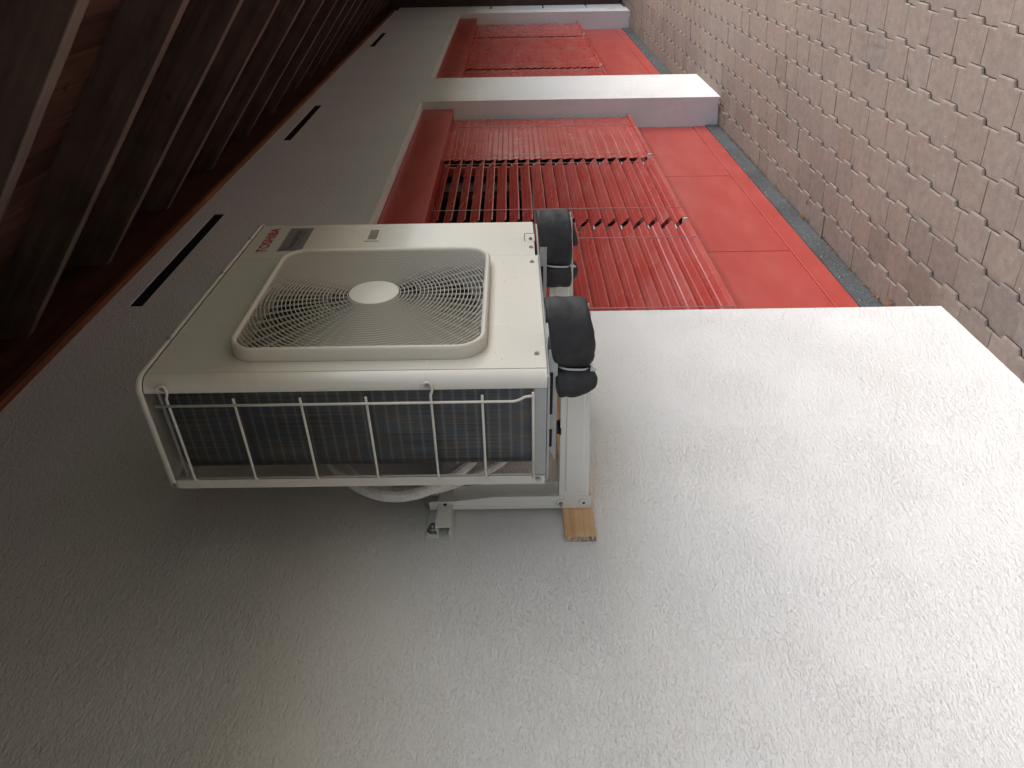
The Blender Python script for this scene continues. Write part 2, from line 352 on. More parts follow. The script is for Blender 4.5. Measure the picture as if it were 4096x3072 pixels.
blind(10.43,11.59,80,'closed red blind at the far end of the far bay',[10.6,11.4])
for x in (3.84,5.045,8.31,10.41):
    obj('guide_rail',BX((x-.016,1.585,-1.0),(x+.016,1.635,.56),.002),RED,house)

# ================================================================== roof of tiles
roof=empty('tiled_roof',(3,0,ZR),label='low brown concrete tiled roof running along the foot of the wall',cat='roof')
bm=bmesh.new(); tl=bm.loops.layers.color.new('tint')
PX=.2063; RY=.1533; th=.0135
def prof_edge():
    return [(-.1026,.0215),(-.058,.0215),(-.0460,.0005),(.0455,.0),(.055,.021),(.1026,.0215)]
EDG=prof_edge()
for k in range(-24,7):
    y0=.5455+RY*k; off=3.063 if k%2==0 else 3.158
    if k==0: pass
    n0=int((-6.0-off)/PX); n1=int((12.6-off)/PX)
    for j in range(n0,n1+1):
        xc=off+j*PX
        g=random.gauss(1,.022); 
        if k>=4: g*=random.choice((.95,.97,1,.94,.98,1.03))
        wr=random.gauss(0,.008); tint=(g*(1+wr),g,g*(1-wr),1)
        dy=random.gauss(0,.0012); dz=random.gauss(0,.0009); tw=random.gauss(0,.0006); rot=random.gauss(0,.0022)
        yb=y0+RY+.032; 
        if y0+RY>1.60: yb=1.618+random.uniform(-.004,.003)
        def Z(x,y): return ZR+.0165*(1-(y-y0)/.185)+dz+tw*(x-xc)/.1
        def add(pts):
            f=bm.faces.new(pts)
            for l in f.loops:l[tl]=tint
            return f
        V=lambda x,y,z:bm.verts.new((x+rot*(y-y0),y+dy-rot*(x-xc),z))
        lo=[(xc+a,y0+b) for a,b in EDG]
        inset=[(xc+a*.99,y0+b+.0055) for a,b in EDG]
        mid=[(xc+a,y0+b+.0015) for a,b in EDG]
        # slightly dished body: side ribs and centre
        xsn=[p[0] for p in inset]
        top=[V(x,y,Z(x,y)) for x,y in inset]
        m2=[V(x,y0+.075,Z(x,y0+.075)-(.0007 if abs(x-xc)>.08 else 0)) for x,_ in inset]
        bk=[V(x,yb,Z(x,yb)-(.0007 if abs(x-xc)>.08 else 0)) for x,_ in inset]
        chm=[V(x,y,Z(x,y)-.0028) for x,y in mid]; bot=[V(x,y,Z(x,y)-th) for x,y in lo]
        for A,B in ((m2,top),(bk,m2),(top,chm),(chm,bot)):
            for i in range(5): add((A[i],B[i],B[i+1],A[i+1]))
        # dark strip along the step, painting in the shadow line under the tile edge
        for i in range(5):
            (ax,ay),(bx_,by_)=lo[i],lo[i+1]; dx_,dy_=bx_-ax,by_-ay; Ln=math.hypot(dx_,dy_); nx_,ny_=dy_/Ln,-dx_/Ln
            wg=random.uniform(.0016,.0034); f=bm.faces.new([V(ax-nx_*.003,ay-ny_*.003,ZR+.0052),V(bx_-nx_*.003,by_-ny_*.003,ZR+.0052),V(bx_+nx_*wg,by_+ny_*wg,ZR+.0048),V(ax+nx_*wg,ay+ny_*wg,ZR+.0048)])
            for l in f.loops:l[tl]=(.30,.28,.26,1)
        # side walls
        sb=[V(xc-.1026,yb,Z(xc,yb)-th),V(xc+.1026,yb,Z(xc,yb)-th)]
        add((bot[0],chm[0],top[0],m2[0],bk[0],sb[0])); add((top[5],chm[5],bot[5],sb[1],bk[5],m2[5]))
bmesh.ops.recalc_face_normals(bm,faces=bm.faces)
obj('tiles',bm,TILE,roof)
bm=bmesh.new(); box(bm,(-6.4,-3.25,ZR-.2),(12.6,1.66,ZR-.022)); obj('roof_deck',bm,BLACK,roof)
# debris along the flashing
deb=bmesh.new()
for _ in range(420):
    x=random.uniform(2.6,6.2) if random.random()<.8 else random.uniform(7.2,11.5); y=1.60+random.gauss(.008,.008); s=random.uniform(.002,.006)*(1.8 if random.random()<.12 else 1)
    z=ZR+.008+random.random()*.006; a=random.random()*6.28
    p=[Vector((math.cos(a+q)*s*k,math.sin(a+q)*s,random.uniform(-.002,.003))) for q,k in ((0,1.6),(1.5,1),(3.1,1.5),(4.7,.8))]
    face(deb,[Vector((x,y,z))+v for v in p])
for (x,y) in [(5.95,1.5),(6.0,1.53),(6.1,1.47),(6.18,1.5),(6.15,1.46),(2.9,1.58),(2.86,1.6),(2.8,1.57),(6.2,1.44)]:
    for _ in range(9):
        s=random.uniform(.005,.011); c=Vector((x+random.gauss(0,.02),y+random.gauss(0,.02),ZR+.012+random.random()*.012)); a=random.random()*6.28
        face(deb,[c+Vector((math.cos(a+q)*s*k,math.sin(a+q)*s,random.uniform(-.006,.006))) for q,k in ((0,1.6),(1.5,1),(3.1,1.5),(4.7,.8))])
obj('leaf_litter',deb,LEAF,kind='stuff')
def twig(pts,label,r=.0022):
    bm=bmesh.new(); tube(bm,spline([(x,y,ZR+.016+h) for x,y,h in pts],5),r,5,rf=lambda t:r*(1.2-.8*t)); tag(obj('twig',bm,TWIG),label,'twig')
twig([(4.90,1.03,0),(4.86,.99,.012),(4.76,.96,.02),(4.62,.97,.01)],'long curved twig lying on the roof tiles nearest the white pillar')
twig([(4.90,1.03,0),(4.80,1.04,.012),(4.70,1.01,.008)],'short twig crossing the long curved twig on the roof tiles')
twig([(5.1,1.30,0),(5.0,1.26,.01),(4.9,1.22,.0)],'small twig on the tiles beside the base of the white pillar')
twig([(4.06,1.52,0),(4.0,1.47,.012),(3.9,1.43,.0)],'thin curved twig on the tiles beside the red cladding')
twig([(3.30,.69,0),(3.32,.66,.004),(3.33,.63,0)],'tiny dark twig on the open middle of the roof tiles',.0018)
twig([(3.74,.60,0),(3.66,.605,.004),(3.60,.60,0)],'pale straw stem across a tile edge on the roof',.0012)

# ================================================================== eaves
TA=math.tan(R(39)); ZW=1.885
eaves=empty('roof_overhang',(3,1.38,ZW),label='dark timber eaves with rafters and boarding above the white wall',cat='roof overhang')
def zr(y): return ZW+TA*(y-1.38)
ca=math.cos(R(39)); sa=math.sin(R(39)); YE=-.1
XR=[-2.46,-1.77,-1.08,-.39,.30,.99,1.678,2.370,3.036,3.73,4.434,5.16,5.82,6.486,7.082,7.70,8.40,9.1,9.8,10.5,11.2,11.9,12.5]
for x in XR:
    bm=bmesh.new(); d=.186; ns=14; j=lambda s=.0015:random.uniform(-s,s)
    A=[]; 
    for i in range(ns+1):
        y=YE+(1.62-YE)*i/ns; z=zr(y); dx=j(.001)
        A.append([bm.verts.new(p) for p in [(x+dx+.003,y,z+j(.0012)),(x+.059+dx,y,z+j(.0012)),(x+.062+dx,y,z+.003),(x+.062,y,z+d),(x,y,z+d),(x+dx,y,z+.003)]])
    for i in range(ns):
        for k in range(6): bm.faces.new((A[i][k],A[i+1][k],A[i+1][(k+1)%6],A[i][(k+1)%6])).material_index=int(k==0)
    bm.faces.new(A[0]); bm.faces.new(list(reversed(A[-1]))); bmesh.ops.recalc_face_normals(bm,faces=bm.faces)
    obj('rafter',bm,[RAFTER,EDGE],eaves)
bm=bmesh.new(); tl=bm.loops.layers.color.new('tint'); D=.1862/1.0
k=0; s=0
y=YE-.02
while y<1.7:
    y1=y+.122*ca; z0=zr(y)+.187; z1=zr(y1)+.187; gap=.004; v=.006
    g=random.uniform(.75,1.2); t=(g,g*random.uniform(.93,1.03),g*random.uniform(.9,1.03),1)
    X0,X1=-2.8,12.7
    pts=[(y,z0+v),(y+v,z0+v*TA),(y1-v,z1-v*TA),(y1,z1+v)]
    for a,b in zip(pts[:-1],pts[1:]):
        f=face(bm,[(X0,a[0],a[1]),(X1,a[0],a[1]),(X1,b[0],b[1]),(X0,b[0],b[1])])
        for l in f.loops:l[tl]=t
    y=y1
obj('soffit_boards',bm,BOARD,eaves)
bm=bmesh.new(); 
face(bm,[(-2.9,YE-.1,zr(YE-.1)+.22),(12.8,YE-.1,zr(YE-.1)+.22),(12.8,3.2,zr(3.2)+.22),(-2.9,3.2,zr(3.2)+.22)]); 
obj('roof_covering',bm,BLACK,eaves)
obj('eaves_fascia',BX((-2.8,YE-.04,zr(YE)-.0),(12.7,YE-.005,zr(YE)+.22),.003),RAFTER,eaves)
obj('wall_plate',BX((-6.4,1.384,1.752),(12.05,1.60,2.03),.004),PLATE,eaves)
bm=bmesh.new(); x=-3
for a,b in ((-6.4,3.4),(3.402,5.19),(5.192,8.6),(8.602,12.05)): box(bm,(a,1.374,ZT+.003),(b,1.3995,1.751),.0015)
obj('trim_strip',bm,TRIM,eaves)
obj('rear_boarding',BX((-6.4,1.605,1.70),(12.7,1.66,2.75)),BLACK,eaves)

# ================================================================== AIR CONDITIONER OUTDOOR UNIT
ac=empty('outdoor_unit',(1.73,1.0,-.07),label='cream air conditioner outdoor unit with round fan grille mounted on the wall',cat='air conditioner')
F=.86; X0=1.285; X1=2.175; YB=1.172; ZB=-.0695
def zt(x): return .8185-.0228*(x-1.36)
GX0,GX1,GZ0,GZ1=1.371,1.897,.0795,.643; GR=.055; GCX,GCZ=1.63,.3575
def rrect(x0,x1,z0,z1,r,n=8):
    out=[]
    for cx,cz,a0 in ((x1-r,z1-r,0),(x0+r,z1-r,90),(x0+r,z0+r,180),(x1-r,z0+r,270)):
        for i in range(n+1): a=R(a0+90*i/n); out.append((cx+r*math.cos(a),cz+r*math.sin(a)))
    return out
# --- front panel: flat face with the fan opening, rolled near corner, side return
bm=bmesh.new(); cr=.032; XS=1.914
hole=rrect(GX0+.001,GX1-.001,GZ0+.001,GZ1-.001,GR)
hx,hz=(GX0+GX1)/2,(GZ0+GZ1)/2; xl=X0+cr; 
dense=[]
for i in range(len(hole)):
    a=hole[i];b=hole[(i+1)%len(hole)]; dd=math.hypot(b[0]-a[0],b[1]-a[1]); nn=max(1,int(dd/.03))
    for t in range(nn): dense.append((a[0]+(b[0]-a[0])*t/nn,a[1]+(b[1]-a[1])*t/nn))
hole=dense
def toRect(p):
    dx,dz=p[0]-hx,p[1]-hz; c=[]
    if dx>0:c.append((XS-hx)/dx)
    if dx<0:c.append((xl-hx)/dx)
    if dz>0:c.append((zt(hx)-.003-hz)/dz)
    if dz<0:c.append((ZB-hz)/dz)
    t=min(c); return hx+dx*t,hz+dz*t
outer=[toRect(p) for p in hole]
for cx_,cz_ in ((xl,ZB),(XS,ZB),(xl,zt(hx)-.003),(XS,zt(hx)-.003)):
    i=min(range(len(outer)),key=lambda i:(outer[i][0]-cx_)**2+(outer[i][1]-cz_)**2); outer[i]=(cx_,cz_)
outer=[(x,(zt(x)-.002 if z>.79 else z)) for x,z in outer]
hi=[bm.verts.new((x,F,z)) for x,z in hole]; ho=[bm.verts.new((x,F,z)) for x,z in outer]; hb=[bm.verts.new((x,F+.03,z)) for x,z in hole]
for i in range(len(hole)):
    j=(i+1)%len(hole); bm.faces.new((hi[i],hi[j],ho[j],ho[i])); bm.faces.new((hi[i],hb[i],hb[j],hi[j]))
prev=None; nc=10
path=[(xl-cr*math.sin(R(90*i/nc)),F+cr-cr*math.cos(R(90*i/nc))) for i in range(nc+1)]+[(X0,F+cr+.001)]
for i in range(len(path)-1):
    (a,b),(c,d)=path[i],path[i+1]
    f=face(bm,[(a,b,ZB),(a,b,zt(a)-.002),(c,d,zt(c)-.002),(c,d,ZB)]); f.smooth=True
(a,b)=path[-1]; face(bm,[(a,b,ZB),(a,b,zt(a)-.002),(a+.012,b+.0005,zt(a)-.002),(a+.012,b+.0005,ZB)])
face(bm,[(XS,F,ZB),(XS,F,zt(XS)),(XS,F+.012,zt(XS)),(XS,F+.012,ZB)])
bmesh.ops.remove_doubles(bm,verts=bm.verts,dist=1e-5); bmesh.ops.recalc_face_normals(bm,faces=bm.faces)
fp=obj('front_panel',bm,BEIGE,ac)
# --- service panel with grip recess and lower notch
bm=bmesh.new(); X2=XS+.0018; hxa,hxb,hza,hzb=2.0355,2.122,.4135,.452
xsn=[X2,hxa,hxb,X1-.004]; zsn=[ZB+.008,hza,hzb,zt(2.05)-.002]
for i in range(3):
    for j in range(3):
        if i==1 and j==1: continue
        face(bm,[(xsn[i],F+.0005,zsn[j]),(xsn[i+1],F+.0005,zsn[j]),(xsn[i+1],F+.0005,zsn[j+1] if j<2 else zt(xsn[i+1])-.002),(xsn[i],F+.0005,zsn[j+1] if j<2 else zt(xsn[i])-.002)])
face(bm,[(X1-.004,F+.0005,zsn[0]),(X1,F+.0045,zsn[0]),(X1,F+.0045,zt(X1)-.002),(X1-.004,F+.0005,zt(X1-.004)-.002)])
face(bm,[(X1,F+.0045,zsn[0]),(X1,YB,zsn[0]),(X1,YB,zt(X1)-.002),(X1,F+.0045,zt(X1)-.002)])
face(bm,[(X2,F+.0005,zsn[0]),(X2,F+.0005,zt(X2)),(X2,F+.012,zt(X2)),(X2,F+.012,zsn[0])])
sp=obj('service_panel',bm,BEIGE,ac)
bm=bmesh.new(); ring=[(hxa,hza),(hxb,hza),(hxb,hzb),(hxa,hzb)]
def quadloop(bm,A,ya,B,yb):
    for i in range(len(A)):
        j=(i+1)%len(A); face(bm,[(A[i][0],ya,A[i][1]),(A[j][0],ya,A[j][1]),(B[j][0],yb,B[j][1]),(B[i][0],yb,B[i][1])])
o4=[(hxa-.003,hza-.003),(hxb+.003,hza-.003),(hxb+.003,hzb+.003),(hxa-.003,hzb+.003)]; i4=[(hxa+.005,hza+.005),(hxb-.005,hza+.005),(hxb-.005,hzb-.005),(hxa+.005,hzb-.005)]
quadloop(bm,o4,F,o4,F-.003); quadloop(bm,o4,F-.003,i4,F-.003); quadloop(bm,i4,F-.003,i4,F+.045); face(bm,[(x,F+.045,z) for x,z in i4])
obj('grip_recess',bm,BEIGE,sp)
bm=bmesh.new(); # notch line
for a,b in (((2.0155,-.0345),(2.072,-.0325)),((2.0755,-.0615),(2.0775,-.038)),((2.072,-.0365),(2.0765,-.0335))): box(bm,(a[0],F-.0004,a[1]),(b[0],F+.0002,b[1]))
obj('notch_line',bm,BLACK,sp)
bm=bmesh.new(); box(bm,(2.018,F-.0003,ZB+.006),(2.074,F+.0003,-.036)); obj('notch_plate',bm,BEIGE,sp)
# --- lid
bm=bmesh.new(); L=.0035; lr=cr+L
def lidout(off):
    r=lr+off; x0,x1,y0,y1=X0-L-off,X1+L+off,F-L-off,YB+L+off; o=[]
    for cx,cy,a0,rr in ((x1-.008,y1-.008,0,.008),(x0+.012,y1-.012,90,.012),(x0+r,y0+r,180,r),(x1-.01,y0+.01,270,.01)):
        for i in range(9): a=R(a0+90*i/8); o.append((cx+rr*math.cos(a),cy+rr*math.sin(a)))
    return o
lo=lidout(0); z_=lambda x:zt(x)
layers=[(0,0,0),(0,.010,0),(-.0012,.0145,0),(-.005,.0185,0),(-.0105,.0205,0),(-.03,.022,0)]
rings=[]
for off,dz,_ in layers:
    rings.append([bm.verts.new((x,y,z_(x)+dz)) for x,y in lidout(off)])
for a,b in zip(rings[:-1],rings[1:]):
    for i in range(len(a)):
        j=(i+1)%len(a); f=bm.faces.new((a[i],a[j],b[j],b[i])); f.smooth=True
bm.faces.new(rings[-1]); 
inn=[bm.verts.new((x,y,z_(x))) for x,y in lidout(-.002)]
for i in range(len(inn)):
    j=(i+1)%len(inn); bm.faces.new((rings[0][j],rings[0][i],inn[i],inn[j]))
bmesh.ops.recalc_face_normals(bm,faces=bm.faces)
lid=obj('top_lid',bm,BEIGE,ac)
obj('lid_lining',BX((X0+.01,F+.012,.792),(X1-.01,YB-.012,.797)),GALV,ac)
for x in (2.057,1.819,1.46): screw(lid,(x,F-L,zt(x)+.0065),(0,-1,0),.0055)
screw(lid,(X0-L,YB-.012,zt(X0)+.004),(-1,0,0),.0065)
screw(sp,(2.032,F-.0003,-.0512),(0,-1,0),.0068); screw(sp,(1.9714,F,-.0512),(0,-1,0)); screw(fp,(1.8685,F,-.0512),(0,-1,0)); screw(fp,(1.376,F,-.0487),(0,-1,0))
for x,z in ((1.375,.675),(1.335,.69),(1.87,.03),(1.75,.025),(1.62,.02),(1.50,.015),(1.385,.045),(1.355,.03)):
    bm=bmesh.new(); cyl(bm,(x,F+.0002,z),(0,-1,0),.0016,.0012,8); obj('dimple',bm,BEIGE,fp)
# --- fan guard frame
bm=bmesh.new(); OX0,OX1,OZ0,OZ1=1.3565,1.911,.0655,.657
secs=[(0,0,F-.0005),(0,0,.834),(.0015,0,.829),(.0045,0,.8262),(.0085,0,.8262),(.0125,0,.829),(.0145,0,.833),(.0150,0,.868)]
ringsv=[]
for off,_,y in secs:
    r=.069-off; ringsv.append([bm.verts.new((x,y,z)) for x,z in rrect(OX0+off,OX1-off,OZ0+off,OZ1-off,max(r,.01),10)])
for a,b in zip(ringsv[:-1],ringsv[1:]):
    for i in range(len(a)):
        j=(i+1)%len(a); f=bm.faces.new((a[i],a[j],b[j],b[i])); f.smooth=True
bmesh.ops.recalc_face_normals(bm,faces=bm.faces)
for f in bm.faces: f.normal_flip() if f.calc_center_median().y>.86 and False else None
gf=obj('guard_frame',bm,GRILLE,ac)
# --- rings and spokes
def inside(x,z,mg=.001):
    x0,x1,z0,z1=GX0-mg,GX1+mg,GZ0-mg,GZ1+mg
    if not(x0<x<x1 and z0<z<z1): return False
    for cx,sx in ((x0+GR,-1),(x1-GR,1)):
        for cz,sz in ((z0+GR,-1),(z1-GR,1)):
            if (x-cx)*sx>0 and (z-cz)*sz>0 and math.hypot(x-cx,z-cz)>GR: return False
    return True
bm=bmesh.new(); r=.0675; t=.00085; yA,yB_=.8325,.8378
def dome(x,z): return -.0035*max(0,1-(math.hypot(x-GCX,z-GCZ)/.3)**2)
while r<.40:
    n=200; ok=[inside(GCX+r*math.cos(2*PI*k/n),GCZ+r*math.sin(2*PI*k/n)) for k in range(n)]
    vs={}
    def V(k):
        k%=n
        if k not in vs:
            a=2*PI*k/n; c,s=math.cos(a),math.sin(a); d=dome(GCX+r*c,GCZ+r*s); vs[k]=[bm.verts.new((GCX+(r+e)*c,y+d,GCZ+(r+e)*s)) for e,y in ((-t*.6,yA),(t*.6,yA),(t,yB_),(-t,yB_))]
        return vs[k]
    for k in range(n):
        if ok[k] and ok[(k+1)%n]:
            A,B=V(k),V(k+1)
            for i in range(4): bm.faces.new((A[i],A[(i+1)%4],B[(i+1)%4],B[i]))
    r+=.01015
bmesh.ops.recalc_face_normals(bm,faces=bm.faces); obj('guard_rings',bm,GRILLE,gf)
bm=bmesh.new()
for k in range(48):
    a=2*PI*(k+.35)/48; c,s=math.cos(a),math.sin(a); r1=.062 if k%2==0 else .115; rr=r1
    while inside(GCX+rr*c,GCZ+rr*s,.004): rr+=.004
    d=Vector((c,0,s)); nrm=Vector((-s,0,c)); hw=.0006
    for ra,rb in ((r1,rr),):
        mid=[ra+(rb-ra)*i/5 for i in range(6)]; P=[]
        for q_ in mid:
            x,z=GCX+q_*c,GCZ+q_*s; dd=dome(x,z); P.append([bm.verts.new((x+nrm.x*e,y+dd,z+nrm.z*e)) for e,y in ((-hw,.8405),(hw,.8405),(hw,.8455),(-hw,.8455))])
        for A,B in zip(P[:-1],P[1:]):
            for i in range(4): bm.faces.new((A[i],A[(i+1)%4],B[(i+1)%4],B[i]))
bmesh.ops.recalc_face_normals(bm,faces=bm.faces); obj('guard_spokes',bm,GRILLE,gf)
bm=bmesh.new(); n=56; prev=None
for rr,y in ((.0635,.842),(.0635,.8285),(.0625,.8268),(.060,.8262),(.0,.8255)):
    if rr==0:
        c=bm.verts.new((GCX,y,GCZ)); [setattr(bm.faces.new((prev[k],prev[(k+1)%n],c)),'smooth',True) for k in range(n)]
    else:
        cur=[bm.verts.new((GCX+rr*math.cos(2*PI*k/n),y,GCZ+rr*math.sin(2*PI*k/n))) for k in range(n)]
        if prev: [bm.faces.new((prev[k],prev[(k+1)%n],cur[(k+1)%n],cur[k])) for k in range(n)]
        prev=cur
bmesh.ops.recalc_face_normals(bm,faces=bm.faces); obj('guard_hub',bm,GRILLE,gf)
# --- fan, shroud, inner compartment
bm=bmesh.new(); n=64
for (ra,ya,rb,yb) in ((.262,.885,.262,.96),(.40,.884,.262,.885)):
    for k in range(n):
        a,b=2*PI*k/n,2*PI*(k+1)/n
        face(bm,[(GCX+ra*math.cos(a),ya,GCZ+ra*math.sin(a)),(GCX+ra*math.cos(b),ya,GCZ+ra*math.sin(b)),(GCX+rb*math.cos(b),yb,GCZ+rb*math.sin(b)),(GCX+rb*math.cos(a),yb,GCZ+rb*math.sin(a))])
bmesh.ops.remove_doubles(bm,verts=bm.verts,dist=1e-5)
shroud_m=painted('shroud_metal',(.04,.04,.04),(.06,.06,.06),.5)
# keep the bell mouth plate inside the casing
for v in bm.verts:
    v.co.x=max(min(v.co.x,XS-.004),X0+.055); v.co.z=max(min(v.co.z,.79),ZB+.01)
obj('fan_shroud',bm,shroud_m,ac)
bm=bmesh.new(); cyl(bm,(GCX,.985,GCZ),(0,-1,0),.055,.075,32,.05)
for b in range(3):
    a0=2*PI*b/3+.5; rows=[]
    for i in range(9):
        rr=.05+(.255-.05)*i/8; row=[]
        span=R(62+18*math.sin(i/8*PI))
        for j in range(9):
            u=j/8; ang=a0+span*(u-.5)+.25*(i/8)**1.5; y=.93+.045*(u-.5)*2*(1-.35*i/8)
            row.append(bm.verts.new((GCX+rr*math.cos(ang),y,GCZ+rr*math.sin(ang))))
        rows.append(row)
    for i in range(8):
        for j in range(8): f=bm.faces.new((rows[i][j],rows[i+1][j],rows[i+1][j+1],rows[i][j+1])); f.smooth=True
obj('fan',bm,FAN,ac)
obj('motor_stand',BX((1.60,1.01,ZB+.02),(1.66,1.05,.79)),FAN,ac)
obj('divider_plate',BX((1.925,F+.03,ZB+.01),(1.93,YB-.03,.79)),GALV,ac)
# --- base pan, feet, side frame
bm=bmesh.new(); box(bm,(X0+.0015,F+cr+.003,ZB+.001),(X0+.004,YB-.006,-.040),.0008); box(bm,(X0+.004,F+.006,ZB-.006),(X1-.006,YB-.006,ZB+.0),.001); box(bm,(X0+.004,F+cr,-.0425),(X0+.016,YB-.01,-.040))
obj('base_pan',bm,GALV,ac)
bm=bmesh.new(); rx0,ry0,ry1=X0+.0,1.1475,1.1735; zt0=zt(X0)-.001
prism(bm,[(ry0,ZB+.003),(ry1,ZB+.003),(ry1,zt0),(ry0,zt0)],lambda u,v,t:(t,u,v),rx0-.001,rx0+.0015); box(bm,(rx0,ry1-.0015,ZB+.003),(rx0+.03,ry1,zt0)); box(bm,(rx0,ry0,ZB+.003),(rx0+.008,ry0+.0015,zt0))
rf_=obj('rear_post',bm,BEIGE,ac,); screw(rf_,(rx0-.001,1.1565,-.0515),(-1,0,0),.0075)
obj('rear_wrap',BX((2.05,YB-.004,ZB),(X1-.002,YB-.0005,.80)),BEIGE,ac)
for fx,nm in ((1.395,'a'),(1.965,'b')):
    bm=bmesh.new(); z1=ZB-.0065; z0=z1-.021
    for xx in (fx-.03,fx+.028):
        prism(bm,[(.845,z0),(1.165,z0),(1.165,z0+.003),(1.12,z1),(.845,z1)],lambda u,v,t:(t,u,v),xx,xx+.002)
    box(bm,(fx-.028,.845,z0),(fx+.028,1.165,z0+.0018))
    ft=obj('mounting_foot',bm,GALV,ac)
    for ya,yb in ((.905,1.025),(1.07,1.125)): obj('foot_slot',BX((fx-.0306,ya,z0+.010),(fx-.0301,yb,z1-.003)),BLACK,ft)
# --- heat exchanger coil
bm=bmesh.new(); uvl=bm.loops.layers.uv.new('UVMap'); pts=[(1.30,.897),(1.30,.95),(1.30,1.02),(1.30,1.089)]
pts+=[(1.36-.06*math.cos(R(10*i)),1.089+.06*math.sin(R(10*i))) for i in range(1,10)]+[(1.5,1.149),(1.8,1.149),(2.05,1.149)]
def coilface(P,zb,ztp,th):
    u=0; us=[0]
    for a,b in zip(P[:-1],P[1:]): u+=math.hypot(b[0]-a[0],b[1]-a[1]); us.append(u)
    for i in range(len(P)-1):
        nz=1
        vs=[(P[i],us[i],zb),(P[i+1],us[i+1],zb),(P[i+1],us[i+1],ztp),(P[i],us[i],ztp)]
        f=bm.faces.new([bm.verts.new((p[0],p[1],z)) for p,_,z in vs]); f.smooth=True
        for l,(p,uu,z) in zip(f.loops,vs): l[uvl].uv=(uu,z)
coilface(pts,-.0385,.795,0)
pin=[(p[0]+.022,p[1]) if p[1]<1.07 else (max(1.322,1.36-(1.36-p[0])*.6),1.089+(p[1]-1.089)*.6) for p in pts[:-3]]+[(1.5,1.125),(1.8,1.125),(2.05,1.125)]
coilface(list(reversed(pin)),-.0385,.795,0)
bmesh.ops.remove_doubles(bm,verts=bm.verts,dist=1e-5)
obj('heat_exchanger',bm,COIL,ac)
bm=bmesh.new(); tube(bm,[(1.315,.895,-.036),(1.315,.895,.79)],.003,6); obj('end_plate',bm,GALV,ac)
# --- side wire guard
bm=bmesh.new(); wr=.0031; gx=X0-.0095
wires=[.768,.6225,.4755,.3305,.187,.074,-.038]
for i,z in enumerate(wires):
    if i in (0,4): 
        tube(bm,spline([(gx+.005,.884,z+.014),(gx+.004,.879,z+.0185),(gx+.004,.8725,z+.014),(gx+.004,.8705,z+.004),(gx+.003,.875,z-.002),(gx+.001,.888,z-.004),(gx-.001,.898,z-.001),(gx-.0015,.91,z),(gx,1.0,z)],5)+[Vector((gx,1.135,z)),Vector((gx+.002,1.143,z-.001)),Vector((gx+.009,1.148,z-.004))],wr,8)
    elif i==6: tube(bm,[(gx+.001,.8985,z),(gx+.003,1.149,z-.001)],wr,8)
    else: tube(bm,[(gx,.904,z),(gx,1.135,z),(gx+.003,1.144,z-.002),(gx+.009,1.149,z-.004)],wr,8)
tube(bm,[(gx-.0045,.918,.797),(gx-.0045,.918,.3),(gx-.0045,.9175,.02)]+spline([(gx-.0045,.9175,.008),(gx-.0043,.9165,0),(gx-.004,.9125,-.010),(gx-.0035,.9075,-.018),(gx-.003,.906,-.025)],4)+[Vector((gx-.002,.9055,-.036))],wr,8)
sg=obj('side_guard',bm,BEIGE,ac)
for z in (wires[0],wires[4]): screw(sg,(X0,.8805,z+.006),(-1,0,0),.0068)
# --- lettering on the front
def text(s,x0,x1,z0,z1,material,parent,name,y=F-.0006,bold=0,sp=1.0,shear=0):
    cu=bpy.data.curves.new(name,'FONT'); cu.body=s; cu.size=1; cu.offset=bold; cu.space_character=sp; cu.extrude=0
    o=bpy.data.objects.new(name,cu); C.objects.link(o); bpy.context.view_layer.update()
    me=bpy.data.meshes.new_from_object(o.evaluated_get(bpy.context.evaluated_depsgraph_get())); bpy.data.objects.remove(o)
    xs_=[v.co.x for v in me.vertices]; ys_=[v.co.y for v in me.vertices]; a,b,c,d=min(xs_),max(xs_),min(ys_),max(ys_)
    for v in me.vertices: v.co=Vector((x0+(v.co.x-a)/(b-a)*(x1-x0), y, z0+(v.co.y-c)/(d-c)*(z1-z0)))
    me.materials.append(material); o=bpy.data.objects.new(name,me); C.objects.link(o); o.parent=parent
    off=Vector((0,0,0)); p=parent
    while p: off+=p.location; p=p.parent
    o.location=-off; return o
text('TOSHIBA',1.962,2.147,.736,.7665,LOGO,sp,'maker_lettering',bold=.018,sp=1.06,y=F-.0004)
bd=obj('badge',BX((1.9705,F-.0012,.6315),(2.1435,F+.0001,.7035),.0003),PLAQ,sp)
text('INVERTER',2.005,2.121,.6595,.6755,INK,bd,'badge_lettering',bold=.008,sp=1.15,y=F-.0016)
text('MULTI SYSTEM',2.006,2.124,.6475,.6535,INK,bd,'badge_lettering',bold=0,sp=1.5,y=F-.0016)
for (cx,cz,r0,a0,a1,mt) in ((1.998,.681,.0205,95,300,LOGO),(2.001,.681,.0115,85,330,BLUE)):
    bm=bmesh.new(); n=24; P=[]
    for i in range(n+1):
        a=R(a0+(a1-a0)*i/n); wd=.0019*math.sin(PI*(i+.6)/(n+1.2)); P.append([bm.verts.new((cx+(r0+s*wd)*math.cos(a),F-.0016,cz+(r0*.95+s*wd)*math.sin(a))) for s in (-1,1)])
    for a,b in zip(P[:-1],P[1:]): bm.faces.new((a[0],a[1],b[1],b[0]))
    obj('badge_arc',bm,mt,bd)

